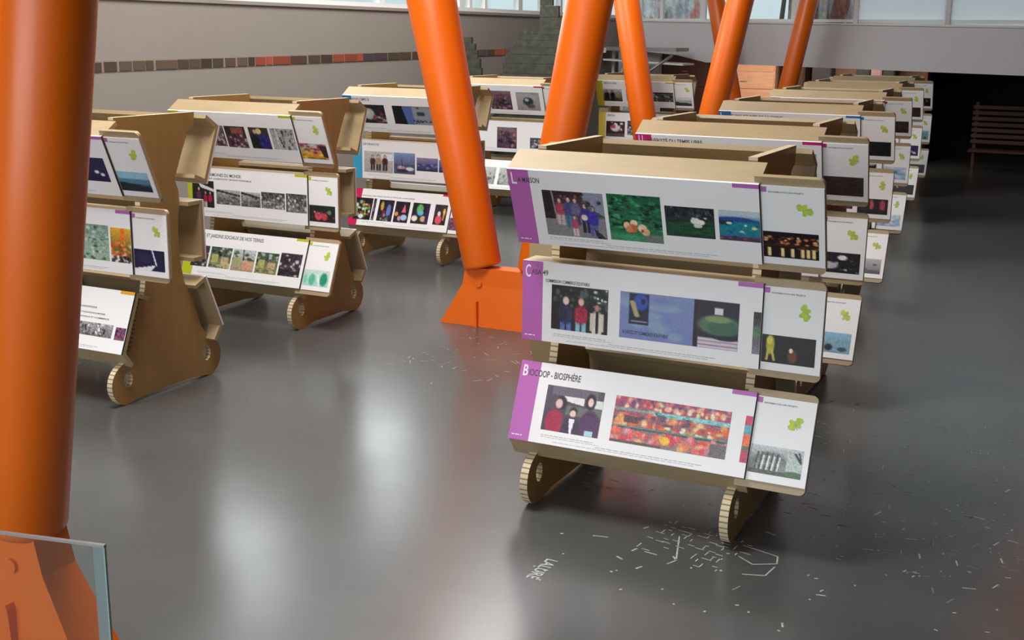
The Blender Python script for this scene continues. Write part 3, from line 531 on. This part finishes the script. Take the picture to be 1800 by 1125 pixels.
def build_stand(loc, label, tiers, small_on=(1, 1, 1), res=1.0, seed=1, rear_band='8a8c90'):
    root = empty('display_stand', (loc[0] + CX_, loc[1] + CY_, 0), label, 'display stand', 'tiered cardboard stands in two rows')
    for x in (.136, 1.41): ob('side_panel', SIDE, root, (x - CX_, 0, 0))
    for t in range(3):
        for r in (0, 1):
            ob('tray', TRAY[t, r], root)
            if r == 1 or small_on[t]:
                ob('backer_panel', BACK[t, r], root)
                sb = ob('side_board', SBOARD[t, r], root)
                if r == 0: sbf = sb
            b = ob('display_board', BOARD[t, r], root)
            if r == 1:
                P3 = tier_frame(t, True)
                ob('colour_band', quads('colour_band', P3, [(0, 0, .137, HB_)], ink(rear_band), .0175), b)
                continue
            T = tiers[t]; P3 = tier_frame(t); bc = T.get('band')
            rc = []
            if bc:
                if T.get('fullband', True): rc.append((0, 0, .137, HB_))
                else: rc += [(.0, .0, .137, .10)]
                rc.append((1.355, 0, W_, .026))
                for q_ in rc: ob('colour_band', quads('colour_band', P3, [q_], ink(bc), .0175), b)
            if T.get('letter'):
                L, u0, u1, vb, cap = T['letter']
                ob('lettering', text_mesh('initial', P3, L, u0, u1, vb, cap, M['white_ink'], .0185), b, label='white initial letter ' + L)
            if T.get('title'):
                s, u0, u1, vb, cap = T['title']
                ob('lettering', text_mesh('title', P3, s, u0, u1, vb, cap, M['ink'], .0182), b, label='title reading ' + s)
            for s, u0, u1, vb, cap in T.get('subs', ()):
                ob('lettering', text_mesh('subtitle', P3, s, u0, u1, vb, cap, M['ink'], .0187), b)
            for q, (u0, v0, u1, v1, spec) in enumerate(T.get('prints', ())):
                nu = max(6, int(90 * res * (u1 - u0) / .4)); nv = max(6, int(64 * res * (v1 - v0) / .28))
                ob('photo_print', grid_print('photo_print', P3, u0, v0, u1, v1, spec, nu, nv, seed * 31 + t * 7 + q, .0176), b)
            if T.get('caps', True) and res > .3:
                cr = caption_rects(.215, .56, .440, .004, seed) + caption_rects(.215, .6, .452, .003, seed + 1) + caption_rects(.58, 1.25, .464, .004, seed + 2) + caption_rects(.3, 1.2, .476, .003, seed + 3)
                ob('caption', quads('caption', P3, cr, M['cap_ink'], .0176), b, kind='stuff')
            if T.get('foot'):
                ob('lettering', quads('foot_text', P3, caption_rects(.02, .09, .463, .006, seed), M['white_ink'], .0185), b)
            if small_on[t] and T.get('small'):
                spec, rot = T['small']; off = W_
                ob('photo_print', grid_print('photo_print', P3, off + .006, .29, off + .31, .452, spec, max(6, int(60 * res)), max(6, int(36 * res)), seed * 5 + t, -.0022), sbf)
                ob('leaf_logo', leaf_logo(P3, off + .238, .145, .050, rot, -.0022), sbf)
                st = T.get('stitle', 'INFORMATION DES PROJETS')
                ob('lettering', text_mesh('side_title', P3, st, off + .045, off + .045 + .0082 * len(st), .052, .009, M['ink'], -.0022), sbf)
                if bc: ob('colour_band', quads('colour_tab', P3, [(off + .005, .018, off + .035, .05)], ink(bc), -.0022), sbf)
    return root
PUR = 'b866b4'; MAG = 'c81a78'; BLU = '2a78b4'; YG = 'b8bc20'; CYA = '3aa0cc'; RED = 'b82430'; PNK = 'c81450'
# right row --------------------------------------------------------
build_stand((-3.119, 6.525), 'cardboard stand with three purple-banded boards, nearest the camera', [
 dict(band=PUR, letter=('L', .022, .055, .095, .078), title=('A MAISON', .062, .200, .083, .036), foot=1,
      prints=[(.207, .124, .589, .425, 'kids'), (.612, .118, .935, .420, 'bush'), (.957, .168, 1.243, .360, 'sheep'), (1.268, .168, 1.499, .358, 'cove')], small=('facade', 10)),
 dict(band=PUR, letter=('C', .020, .055, .100, .080), title=('ASA 49', .060, .172, .082, .034), subs=[('COMMISSION COMMERCE ÉQUITABLE', .157, .447, .122, .020), ('ACHETEZ ET COMMERCE ÉQUITABLE', .665, .95, .382, .022)], foot=1,
      prints=[(.198, .133, .570, .410, 'three'), (.646, .128, 1.372, .410, 'bluewall'), (1.455, .165, 1.499, .41, 'strip_green')], small=('night', 60)),
 dict(band=PUR, letter=('B', .022, .055, .095, .072), title=('IOCOOP - BIOSPHÈRE', .062, .413, .090, .042), foot=1,
      prints=[(.206, .131, .585, .411, 'women'), (.660, .133, 1.374, .411, 'shelves'), (1.458, .140, 1.499, .41, 'strip_red')], small=('greenhouse', 120)),
], seed=3, rear_band=PUR)
build_stand((-3.413, 9.453), 'cardboard stand with magenta tab, second from the camera in the right row', [
 dict(band=MAG, letter=('U', .028, .062, .070, .062), title=('NIVERSITÉ DU TEMPS LIBRE', .10, .56, .072, .040), prints=[(.9, .10, 1.46, .42, 'umbrella')], small=('brown', 100)),
 dict(band=MAG, prints=[(.25, .13, .7, .41, 'crowd'), (.8, .13, 1.4, .41, 'bw_swirl')], small=('bw_swirl', 20)),
 dict(band=MAG, prints=[(.25, .13, .7, .41, 'crowd'), (.8, .13, 1.4, .41, 'blueboats')], small=('blueboats', 30))], res=.5, seed=4, rear_band=MAG)
build_stand((-3.771, 12.973), 'cardboard stand with blue tab, third from the camera in the right row', [
 dict(band=BLU, letter=('L', .02, .05, .07, .06), title=('IGUE DES DROITS DE L\'HOMME', .07, .70, .072, .038), prints=[(.9, .12, 1.4, .42, 'paleblue')], small=('blacknight', 30)),
 dict(band=BLU, prints=[(.25, .13, .7, .41, 'crowd'), (.8, .13, 1.45, .41, 'icy')], small=('dancers', 70)),
 dict(band=BLU, prints=[(.25, .13, .7, .41, 'crowd')], small=('greyroad', 10))], res=.4, seed=5, rear_band=BLU)
build_stand((-4.111, 16.51), 'cardboard stand with red tab, fourth from the camera in the right row', [
 dict(band=RED, fullband=False, prints=[(.3, .13, .7, .41, 'crowd')], small=('brown', 30)),
 dict(band=RED, prints=[(.3, .13, .7, .41, 'crowd')], small=('paleblue', 30)),
 dict(band=RED, prints=[(.3, .13, .7, .41, 'crowd')], small=('paleblue', 80))], res=.22, seed=6, rear_band=RED)
build_stand((-4.464, 20.179), 'cardboard stand with pale boards, fifth from the camera in the right row', [
 dict(prints=[(.3, .13, .7, .41, 'crowd')], small=('brown', 60)), dict(prints=[], small=('violetdots', 30)), dict(prints=[], small=('blacknight', 80))], res=.22, seed=7)
build_stand((-4.77, 23.704), 'cardboard stand farthest away, at the end of the right row', [
 dict(prints=[], small=('darkred', 60)), dict(prints=[], small=('blueboats', 30)), dict(prints=[], small=('blacknight', 80))], res=.22, seed=8)
# left row ---------------------------------------------------------
build_stand((-8.131, 6.86), 'cardboard stand nearest the camera in the left row, beside the big orange tube', [
 dict(band=PUR, fullband=False, prints=[(.45, .14, .8, .40, 'crowd'), (.85, .17, 1.12, .38, 'paleblue'), (1.15, .18, 1.44, .38, 'violetdots')], small=('coast', 100)),
 dict(band=PUR, prints=[(.3, .14, .85, .40, 'crowd'), (.90, .13, 1.27, .41, 'pebbles'), (1.29, .14, 1.498, .41, 'flames')], small=('violetcone', 30)),
 dict(band='e0a030', fullband=False, subs=[('INFORMATION SUR LES ASSOCIATIONS', .75, 1.15, .165, .014), ('DU TERRITOIRE ET LEURS ACTIONS DANS LE MONDE', .70, 1.25, .210, .012), ('SOLIDARITÉ INTERNATIONALE ET COMMERCE', .70, 1.3, .245, .012)],
      prints=[(.85, .28, 1.36, .385, 'grey_strip'), (1.39, .29, 1.495, .39, 'violetphoto')])], small_on=(1, 1, 0), res=.6, seed=9, rear_band=PUR)
build_stand((-8.423, 9.559), 'cardboard stand with lime green tabs, second in the left row', [
 dict(band=YG, prints=[(.16, .14, .38, .36, 'crowd'), (.42, .14, .64, .362, 'crowd'), (.655, .14, .905, .368, 'crowd_red'), (.95, .14, 1.185, .366, 'bluecoat'), (1.21, .14, 1.485, .361, 'bwpeople')], small=('foodplate', 60)),
 dict(band=YG, title=('VIE ET PATRIMOINES DU MONDE', .10, .69, .080, .032), subs=[('VILLAGES ET HABITATS TRADITIONNELS', .11, .82, .112, .014)],
      prints=[(.06, .133, .340, .405, 'choir'), (.370, .21, .675, .36, 'bwhouse'), (.685, .215, .928, .363, 'bwhouse'), (.938, .2, 1.228, .362, 'bwcrowd'), (1.242, .195, 1.49, .379, 'bwcrowd')], small=('darkred', 30)),
 dict(band=YG, title=('FERME ET JARDINS SOCIAUX DE NOS TERRES', .10, .96, .078, .038),
      prints=[(.10, .17, .31, .39, 'darkfoliage'), (.333, .17, .60, .388, 'allotment'), (.617, .17, .90, .392, 'allotment2'), (.920, .175, 1.187, .392, 'allotment'), (1.208, .158, 1.466, .391, 'darkfoliage')], small=('greencups', 90))], res=.6, seed=10, rear_band=YG)
build_stand((-8.854, 13.269), 'cardboard stand with blue and crimson bands, third in the left row', [
 dict(band=BLU, fullband=False, title=('ÉCHO TEMPS 33', .15, .40, .066, .034), prints=[(.20, .12, .60, .375, 'icy'), (.72, .12, 1.36, .37, 'signwall')], small=('greyroad', 30)),
 dict(band=CYA, title=('CAP ENFANTS DU', .15, .40, .065, .03), prints=[(.165, .14, .612, .415, 'family'), (.622, .14, .942, .41, 'boats'), (.966, .187, 1.28, .357, 'dusk'), (1.295, .2, 1.46, .36, 'dusk')], small=('paleblue', 30)),
 dict(band=PNK, letter=('L', .03, .06, .095, .07), subs=[('CARNAVAL DES DEUX RIVES ET FÊTE DE LA JEUNESSE', .12, .95, .10, .014)],
      prints=[(.06, .125, .33, .421, 'carnival'), (.345, .125, .385, .42, 'darkfoliage'), (.43, .132, .66, .419, 'carnival2'), (.685, .137, .90, .418, 'carnival3'), (.945, .137, 1.2, .413, 'carnival4'), (1.275, .137, 1.455, .405, 'carnival5')], small=('violetphoto', 30))], res=.5, seed=11, rear_band=CYA)
build_stand((-9.532, 17.601), 'cardboard stand with white boards between two orange tubes, fourth in the left row', [
 dict(band=RED, fullband=False, prints=[(.55, .10, .93, .42, 'portrait'), (1.02, .11, 1.43, .42, 'rider')], small=('road', 30)),
 dict(prints=[(.6, .10, .96, .44, 'portrait'), (1.2, .25, 1.48, .42, 'longband')], small=('road', 80)),
 dict(prints=[(.3, .13, .62, .42, 'snow'), (.68, .13, 1.0, .42, 'snow'), (1.05, .13, 1.4, .42, 'snow')], small=('road', 10))], res=.35, seed=12)
build_stand((-8.471, 20.873), 'cardboard stand with yellow bands, farthest in the left row', [
 dict(band='c8b830', title=('SECOURS', .17, .42, .06, .03), prints=[(.13, .16, .50, .40, 'trio'), (.58, .16, .9, .38, 'bwpeople'), (1.05, .20, 1.48, .38, 'longband')], small=('road', 30)),
 dict(band='dcc850', title=('SÉNÉGAL', .17, .32, .07, .034), prints=[(.15, .16, .52, .44, 'rosette'), (.57, .14, .95, .40, 'bwcrowd')], small=('road', 80)),
 dict(band='c8b830', prints=[], small=('road', 10))], res=.35, seed=13)

# ---------------------------------------------------------------- orange V supports
def support(cx, y, tubes, label, zt=7.9):
    root = empty('column_support', (cx, y, 0), label, 'column', 'orange V-shaped tube supports')
    for xb, sl, r0, r1 in tubes:
        b = Vector((xb, 0, .60)); top = Vector((xb + sl * (zt - .6), 0, zt))
        ob('tube', tube('tube', b, top, r0, r1, M['orange']), root)
    # folded base: plate with flared feet
    poly = [(-.74, 0), (.74, 0), (.50, .42), (.46, .59), (.16, .60), (-.16, .60), (-.47, .59), (-.50, .42)]
    ob('base_plate', prism('base_plate', poly, lambda p, t: (p[0], t * (1.0 if p[1] > .3 else 1.35), p[1]), -.10, .10, [M['orange']] * 2), root)
    for s in (-1, 1):
        w_ = [(-.01, 0), (.03, 0), (.012, .24), (.0, .26)]
        ob('stiffener_rib', prism('stiffener_rib', [(s * (.31 + a), b) for a, b in w_], lambda p, t: (p[0], t, p[1]), -.165, -.09, [M['orange']] * 2), root)
        cv, cf = [], []
        for i in range(20):
            a = 2 * math.pi * i / 20
            for yy in (-.10, -.118): cv.append((s * .31 + .035 * math.cos(a), yy, .44 + .035 * math.sin(a)))
        for i in range(20): j = (i + 1) % 20; cf.append((2 * i, 2 * j, 2 * j + 1, 2 * i + 1))
        cf.append(tuple(2 * i + 1 for i in range(20)))
        ob('bolt_cap', mesh('bolt_cap', cv, cf, M['orange']), root)
    return root
support(-4.66, 3.7, ((-.34, -.2, .19, .2), (.30, .172, .19, .19)), 'orange steel tube support at the left edge, behind the glass')
support(-5.19, 10.55, ((-.32, -.225, .195, .34), (.29, .188, .20, .26)), 'orange V of two steel tubes in the middle of the hall')
support(-6.515, 19.5, ((-.405, -.194, .22, .22), (.405, .204, .22, .22)), 'orange V of steel tubes behind the middle one, in front of the yellow-banded stand')
support(-6.685, 25.5, ((-.345, -.233, .19, .19), (.345, .186, .19, .19)), 'farthest orange V of thin-looking tubes by the wooden cabinets')
support(.55, 11.2, ((-.32, -.225, .20, .30), (.30, .19, .20, .28)), 'orange V of steel tubes at the right edge, mirrored red in the floor')

# ---------------------------------------------------------------- glass barrier
g = empty('glass_barrier', (-3.175, 3.045, 0), 'clear glass barrier panel at the lower left corner', 'barrier')
def gp(x0, y0): return (x0 + 3.175, y0 - 3.045)
a0 = Vector((0, 0, 0)); dirx = Vector((-3.417 + 3.175, 2.994 - 3.045, 0)).normalized(); nrm = Vector((-dirx.y, dirx.x, 0))
def gbox(u0, u1, n0, n1, z0, z1, m, name):
    vs_ = [dirx * u + nrm * n + Vector((0, 0, z)) for u in (u0, u1) for n in (n0, n1) for z in (z0, z1)]
    f = [(0, 1, 3, 2), (4, 6, 7, 5), (0, 4, 5, 1), (2, 3, 7, 6), (0, 2, 6, 4), (1, 5, 7, 3)]
    me = mesh(name, vs_, f, m); bm = bmesh.new(); bm.from_mesh(me); bmesh.ops.recalc_face_normals(bm, faces=bm.faces[:]); bm.to_mesh(me); bm.free(); return me
ob('glass_pane', gbox(.05, 1.4, -.006, .006, 0, .996, M['barrier'], 'glass_pane'), g)
ob('glass_edge', gbox(0, .006, -.006, .006, 0, 1.0, M['glass_edge'], 'glass_edge'), g, label='green-tinted vertical glass edge')
ob('end_strip', gbox(.006, .05, -.006, .006, 0, .996, M['barrier_strip'], 'end_strip'), g, label='paler bevelled end strip of the glass')
ob('top_rail', gbox(0, 1.4, -.008, .008, .996, 1.006, M['steel'], 'top_rail'), g)

# ---------------------------------------------------------------- photo frieze on the left wall
fr = empty('photo_frieze', LW(17, 2.5), 'long thin strip of small colour photographs along the left wall', 'photo strip')
rnd = random.Random(5); y = 9.2; base = Vector(fr.location)
bk = [LW(yy, zz + (yy - 11.48) * .014, oo) - base for yy in (9.1, 23.4) for zz in (2.37, 2.515) for oo in (.001, .006)]
ob('backing_strip', mesh('backing_strip', bk, [(1, 5, 7, 3), (0, 1, 3, 2), (4, 6, 7, 5), (2, 3, 7, 6), (0, 4, 5, 1)], ink('8c8072')), fr)
cols = ['4a4038', '54483c', '3c362e', '5c5044', '48403a', '4c3c34']
i = 0
while y < 23.2:
    L = rnd.choice((.10, .16, .22, .26, .30)) * 1.25
    if 14.3 < y < 15.0 or 16.2 < y < 17.0: c = rnd.choice(['8c4434', '9c4c38', '84402c'])
    elif 21.0 < y < 21.6: c = 'a85030'
    elif y > 17: c = rnd.choice(['504438', '5a4c58', '5c5830', '483c48', '4c4434'])
    else: c = rnd.choice(cols)
    z0 = 2.385 + (y - 11.48) * .0140; z1 = 2.50 + (y - 11.48) * .0140
    vs_ = [LW(y, z0, .004) - base, LW(y + L, z0, .004) - base, LW(y + L, z1, .004) - base, LW(y, z1, .004) - base,
           LW(y, z0, .016) - base, LW(y + L, z0, .016) - base, LW(y + L, z1, .016) - base, LW(y, z1, .016) - base]
    ob('photo_print', mesh('photo_print', vs_, [(4, 5, 6, 7), (0, 1, 5, 4), (3, 2, 6, 7), (0, 4, 7, 3), (1, 2, 6, 5)], ink(c)), fr)
    y += L + rnd.choice((.02, .03, .05)); i += 1

# ---------------------------------------------------------------- stepped dark partition
def courses(name, loc, rows, label, th=.5):
    root = empty(name, loc, label, 'partition', 'stepped dark partitions')
    z = 0
    for (h, x0, x1) in rows:
        ob('block_course', boxmesh('block_course', (x0, -th / 2, z), (x1, th / 2, z + h - .004), M['olive'], .003), root)
        z += h
    return root
def zf(z): return 2.87 - (2.87 - z) * .8
rows = []
zs = [0, .3, .6, .9, 1.2, 1.5, 1.75, 2.0, zf(2.08), zf(2.3), zf(2.5), zf(2.66), zf(2.81), zf(2.94), zf(3.06), zf(3.3), zf(3.55), zf(3.8), zf(4.05)]
lefts = [-12.75, -12.7, -12.65, -12.6, -12.55, -12.5, -12.42, -12.36, -12.3, -12.24, -12.19, -12.05, -11.92, -11.82, -11.40, -11.40, -11.40, -11.38]
rights = [-10.3] * 15 + [-10.95, -11.1, -11.1]
for a, b, l, r_ in zip(zs, zs[1:], lefts, rights): rows.append((b - a, l * .8 + 9.2, r_ * .8 + 9.2))
courses('stepped_partition', (-9.2, 19.6, 0), rows, 'dark olive stepped partition rising past the left wall, between two orange tubes', .07)
zs = [0, .3, .6, .9, 1.2, 1.5, 1.75, 2.0, 2.2, zf(2.2), zf(2.4), zf(2.58), zf(2.72), zf(2.86)]
rr = [-9.75, -9.8, -9.85, -9.9, -9.95, -10.0, -10.05, -10.1, -10.12, -10.15, -10.2, -10.25, -10.32]
zs = sorted(set(zs))
courses('stepped_partition', (-10.45, 19.3, 0), [(b - a, -.32, r_ + 10.45) for a, b, r_ in zip(zs, zs[1:], rr)], 'small dark stepped partition seen beside the middle orange tube', .07)

# ---------------------------------------------------------------- canopy, cabinets and boxes at the far end
cn = empty('steel_canopy', (-10.2, 26.2, 0), 'flat grey steel canopy with white sloping panel at the far end', 'canopy')
ob('roof_slab', boxmesh('roof_slab', (-1.3, -.5, 2.60), (1.55, .4, 2.68), M['steel'], .01), cn)
ob('white_panel', prism('white_panel', [(-.2, 2.38), (1.7, 2.30), (1.7, 2.34), (-.2, 2.42)], lambda p, t: (p[0], t, p[1]), -.45, .35, [M['white']] * 2), cn)
ob('white_fascia', boxmesh('white_fascia', (-1.35, -.55, 2.55), (-.1, -.5, 2.66), M['white'], .005), cn)
for x in (-1.3, -.15, .1):
    ob('post', boxmesh('post', (x, -.03, 0), (x + .06, .03, 2.6), M['white'], .006), cn)
def bar(name, a, b, r, m, parent):
    me = tube(name, a, b, r, r, m, 12); return ob(name, me, parent)
bar('strut', (.75, -.45, 2.05), (1.45, -.45, 2.52), .035, M['steel'], cn)
bar('strut', (.05, -.1, 1.9), (.22, -.1, 2.4), .03, M['white'], cn)
bar('strut', (.4, -.1, 1.9), (.24, -.1, 2.4), .03, M['white'], cn)
def cabinet(x0, x1, y0, y1, h, m, label, nd=2, dm=None):
    x0, x1, y0, y1, h = x0 * 1.08, x1 * 1.08, y0 + 2, y1 + 2, 2.5
    root = empty('cabinet', ((x0 + x1) / 2, (y0 + y1) / 2, 0), label, 'cabinet'); w2 = (x1 - x0) / 2; d2 = (y1 - y0) / 2
    ob('body', boxmesh('body', (-w2, -d2, 0), (w2, d2, h), M[m], .01), root)
    for k in range(nd):
        z0 = h * k / nd + .03; z1 = h * (k + 1) / nd - .03
        dr = ob('drawer_front', boxmesh('drawer_front', (-w2 + .03, -d2 - .02, z0), (w2 - .03, -d2, z1), M[dm or m], .006), root)
        ob('handle', boxmesh('handle', (-.08, -d2 - .045, (z0 + z1) / 2 - .01), (.08, -d2 - .02, (z0 + z1) / 2 + .01), M['steel']), dr)
    return root
cabinet(-8.3, -6.85, 27.6, 28.5, 2.24, 'wood', 'tall salmon-coloured wooden cabinet behind the far orange tubes', 6)
cabinet(-9.55, -8.42, 27.6, 28.3, 2.2, 'wood2', 'dark red-brown cabinet behind the yellow-banded stand', 3)
cabinet(-6.7, -6.2, 27.7, 28.4, 2.2, 'wood2', 'narrow dark brown cabinet right of the salmon cabinet', 3)
cabinet(-6.1, -3.65, 28.5, 29.1, 2.2, 'wood', 'wide orange wooden cabinet behind the right row', 5)
for x0, x1, z1, m, lab in ((-6.05, -5.62, 2.25, 'dkbox', 'dark violet locker standing before the wide orange cabinet'), (-5.08, -4.78, 2.2, 'dkbox', 'narrow dark locker left of the pink one'), (-4.76, -4.52, 2.19, 'pk', 'narrow pink locker between two dark ones'), (-4.5, -4.25, 2.2, 'dkbox', 'narrow dark locker right of the pink one')):
    mm = ink('b89090') if m == 'pk' else M[m]
    x0, x1, z1 = x0 * 1.07, x1 * 1.07, 2.5
    rt = empty('locker', ((x0 + x1) / 2, 29.7, 0), lab, 'locker')
    hw = (x1 - x0) / 2
    ob('body', boxmesh('body', (-hw, -.25, 0), (hw, .25, z1), mm, .01), rt)
    ob('door', boxmesh('door', (-hw + .02, -.27, .05), (hw - .02, -.25, z1 - .03), mm, .005), rt)
bn = empty('slatted_bench', (-2.2, 29.5, 0), 'dark red-brown slatted bench in the dark far right corner', 'bench')
for k in range(7):
    ob('slat', boxmesh('slat', (-.55, -.03, .62 + k * .13), (2.2, .03, .70 + k * .13), M['wood2'], .006), bn)
for x in (-.5, .8, 2.1): ob('leg', boxmesh('leg', (x, .03, 0), (x + .07, .1, 1.55), M['wood2'], .005), bn)
ob('seat', boxmesh('seat', (-.55, -.5, .45), (2.2, .03, .5), M['wood2'], .006), bn)

# ---------------------------------------------------------------- floor map markings and lettering
def decal(name, segs, m, z=.0012):
    vs_, fs = [], []
    for (x0, y0, x1, y1, w_) in segs:
        d = Vector((x1 - x0, y1 - y0)); 
        if d.length < 1e-5: continue
        d.normalize(); n_ = Vector((-d.y, d.x)) * w_ / 2; k = len(vs_)
        vs_ += [(x0 + n_.x, y0 + n_.y, z), (x1 + n_.x, y1 + n_.y, z), (x1 - n_.x, y1 - n_.y, z), (x0 - n_.x, y0 - n_.y, z)]; fs.append((k, k + 3, k + 2, k + 1))
    me = mesh(name, vs_, fs, m); me.flip_normals() if me.polygons[0].normal.z < 0 else None
    return me
M['chalk'] = mat('white_floor_paint', (.46, .47, .46), .5, noise=(30, .3))
M['chalk2'] = mat('faint_floor_paint', (.22, .225, .22), .5, noise=(30, .3))
rnd = random.Random(12); segs = []; faint = []
# dense street grid in front of the near stand
ax = Vector((.98, -.2)); ay = Vector((.12, .99))
for i in range(9):
    for j in range(12):
        if rnd.random() < .35: continue
        p = Vector((-2.12, 6.52)) + ax * (j * .048) - ay * (i * .055) + Vector((rnd.uniform(-.01, .01), rnd.uniform(-.01, .01)))
        if i > 5 and 3 < j < 7: continue
        if rnd.random() < .62: q = p + ax * rnd.uniform(.02, .07)
        else: q = p + ay * rnd.uniform(.02, .06)
        segs.append((p.x, p.y, q.x, q.y, .007))
LINES = [(-1.99, 6.35, -1.90, 6.02), (-1.90, 6.02, -1.93, 5.95), (-1.62, 6.40, -1.40, 6.34), (-1.40, 6.34, -1.38, 6.24), (-1.38, 6.24, -1.50, 6.17), (-1.50, 6.17, -1.60, 6.24), (-1.38, 6.2, -1.40, 6.06), (-1.40, 6.06, -1.52, 6.02), (-2.45, 6.12, -2.36, 6.14), (-2.22, 6.36, -2.20, 6.40), (-2.1, 6.05, -2.02, 6.04)]
for a_ in LINES: segs.append((*a_, .009))
for i in range(26):
    x = rnd.uniform(-2.75, -1.0); y = rnd.uniform(5.3, 6.4); a_ = rnd.uniform(0, 3.14); L = rnd.choice((.012, .018, .05))
    segs.append((x, y, x + L * math.cos(a_), y + L * math.sin(a_), .011))
for i in range(110):
    x = rnd.gauss(-.75, .38); y = rnd.gauss(7.0, .55); a_ = rnd.choice((.25, 1.8, 1.2, -.3)); L = rnd.choice((.015, .02, .03, .07))
    (segs if rnd.random() < .55 else faint).append((x, y, x + L * math.cos(a_), y + L * math.sin(a_), .009))
for i in range(420):
    x = rnd.uniform(-2.9, .6); y = rnd.uniform(6.7, 9.6)
    a_ = rnd.choice((.1, 1.7, 1.1, -.3)); L = rnd.uniform(.015, .09)
    faint.append((x, y, x + L * math.cos(a_), y + L * math.sin(a_), .007))
for i in range(90):
    x = rnd.uniform(-5.6, -4.4); y = rnd.uniform(8.4, 12.0); a_ = rnd.uniform(0, 3.1); L = rnd.uniform(.02, .12)
    faint.append((x, y, x + L * math.cos(a_), y + L * math.sin(a_), .01))
ob('street_markings', decal('street_markings', segs, M['chalk']), fl, kind='stuff')
ob('faint_markings', decal('faint_markings', faint, M['chalk2'], .0011), fl, kind='stuff')
V, F, a_, b_ = text_flat('LALURE')
p0 = Vector((-2.555, 5.70)); dirt = (Vector((-2.56, 5.40)) - p0).normalized(); upv = Vector((-dirt.y, dirt.x))
k = .27 / (b_ - a_); h = .10
ob('floor_lettering', mesh('floor_lettering', [(p0.x + dirt.x * (x - a_) * k + upv.x * y * h, p0.y + dirt.y * (x - a_) * k + upv.y * y * h, .0015) for x, y in V], F, M['chalk']), fl)

# ---------------------------------------------------------------- outside: mural hoarding and bare trees
PR['mural'] = ('f4f0f0', 'f0d8d8', .06, [('s', 70, 0, 0, 1, 1, .06, .12, ['e83c40', 'fcfcfc', 'c8b8bc', 'f07c74', '8c8c90', 'ffffff', 'e4e0e4'])])
PR['mural2'] = ('bca4a0', 'c8b4ac', .05, [('s', 50, 0, 0, 1, 1, .05, .4, ['7c3c34', '54484c', 'a89894', 'c0b8b4', '683834'])])
for x0, x1, sp, lb in ((-13.8, -11.3, 'mural', 'red and white painted hoarding outside the far window'), (-8.7, -6.85, 'mural2', 'red-brown streaked hoarding outside, right of the far orange tubes')):
    hd = empty('hoarding', ((x0 + x1) / 2, 36, 0), lb, 'hoarding'); hw = (x1 - x0) / 2
    ob('mural', grid_print('mural', lambda u, v, n: Vector((u, -n, 5.9 - v)), -hw, 0, hw, 3.2, sp, 60, 60, 3, .05), hd)
    ob('backing', boxmesh('backing', (-hw - .03, 0, -.4), (hw + .03, .08, 5.95), M['wood2']), hd)
def tree(loc, h, seed, label):
    rnd = random.Random(seed); bm = bmesh.new()
    def seg(a, b, ra, rb):
        ax_ = (b - a).normalized(); s = ax_.orthogonal().normalized(); t = ax_.cross(s); A, B = [], []
        for i in range(5):
            c, d = math.cos(i * 1.2566), math.sin(i * 1.2566)
            A.append(bm.verts.new(a + (s * c + t * d) * ra)); B.append(bm.verts.new(b + (s * c + t * d) * rb))
        for i in range(5): bm.faces.new((A[i], A[(i + 1) % 5], B[(i + 1) % 5], B[i]))
    def grow(a, d, L, r, n):
        b = a + d * L; seg(a, b, r, r * .7)
        if n == 0: return
        for k in range(3):
            nd = (d + Vector((rnd.uniform(-.7, .7), rnd.uniform(-.7, .7), rnd.uniform(-.1, .5)))).normalized()
            grow(b, nd, L * .72, r * .62, n - 1)
    grow(Vector((0, 0, -.4)), Vector((0, 0, 1)), h * .35, .16, 5)
    me = bpy.data.meshes.new('tree'); bm.to_mesh(me); bm.free(); me.materials.append(M['bark'])
    o = ob('bare_tree', me, None, loc); o['label'] = label; o['category'] = 'tree'; return o
tree((-10.2, 41, 0), 9, 2, 'bare tree outside the far window between the orange tubes')
tree((-20, 18, 0), 8, 3, 'bare tree outside the glazing above the left wall')
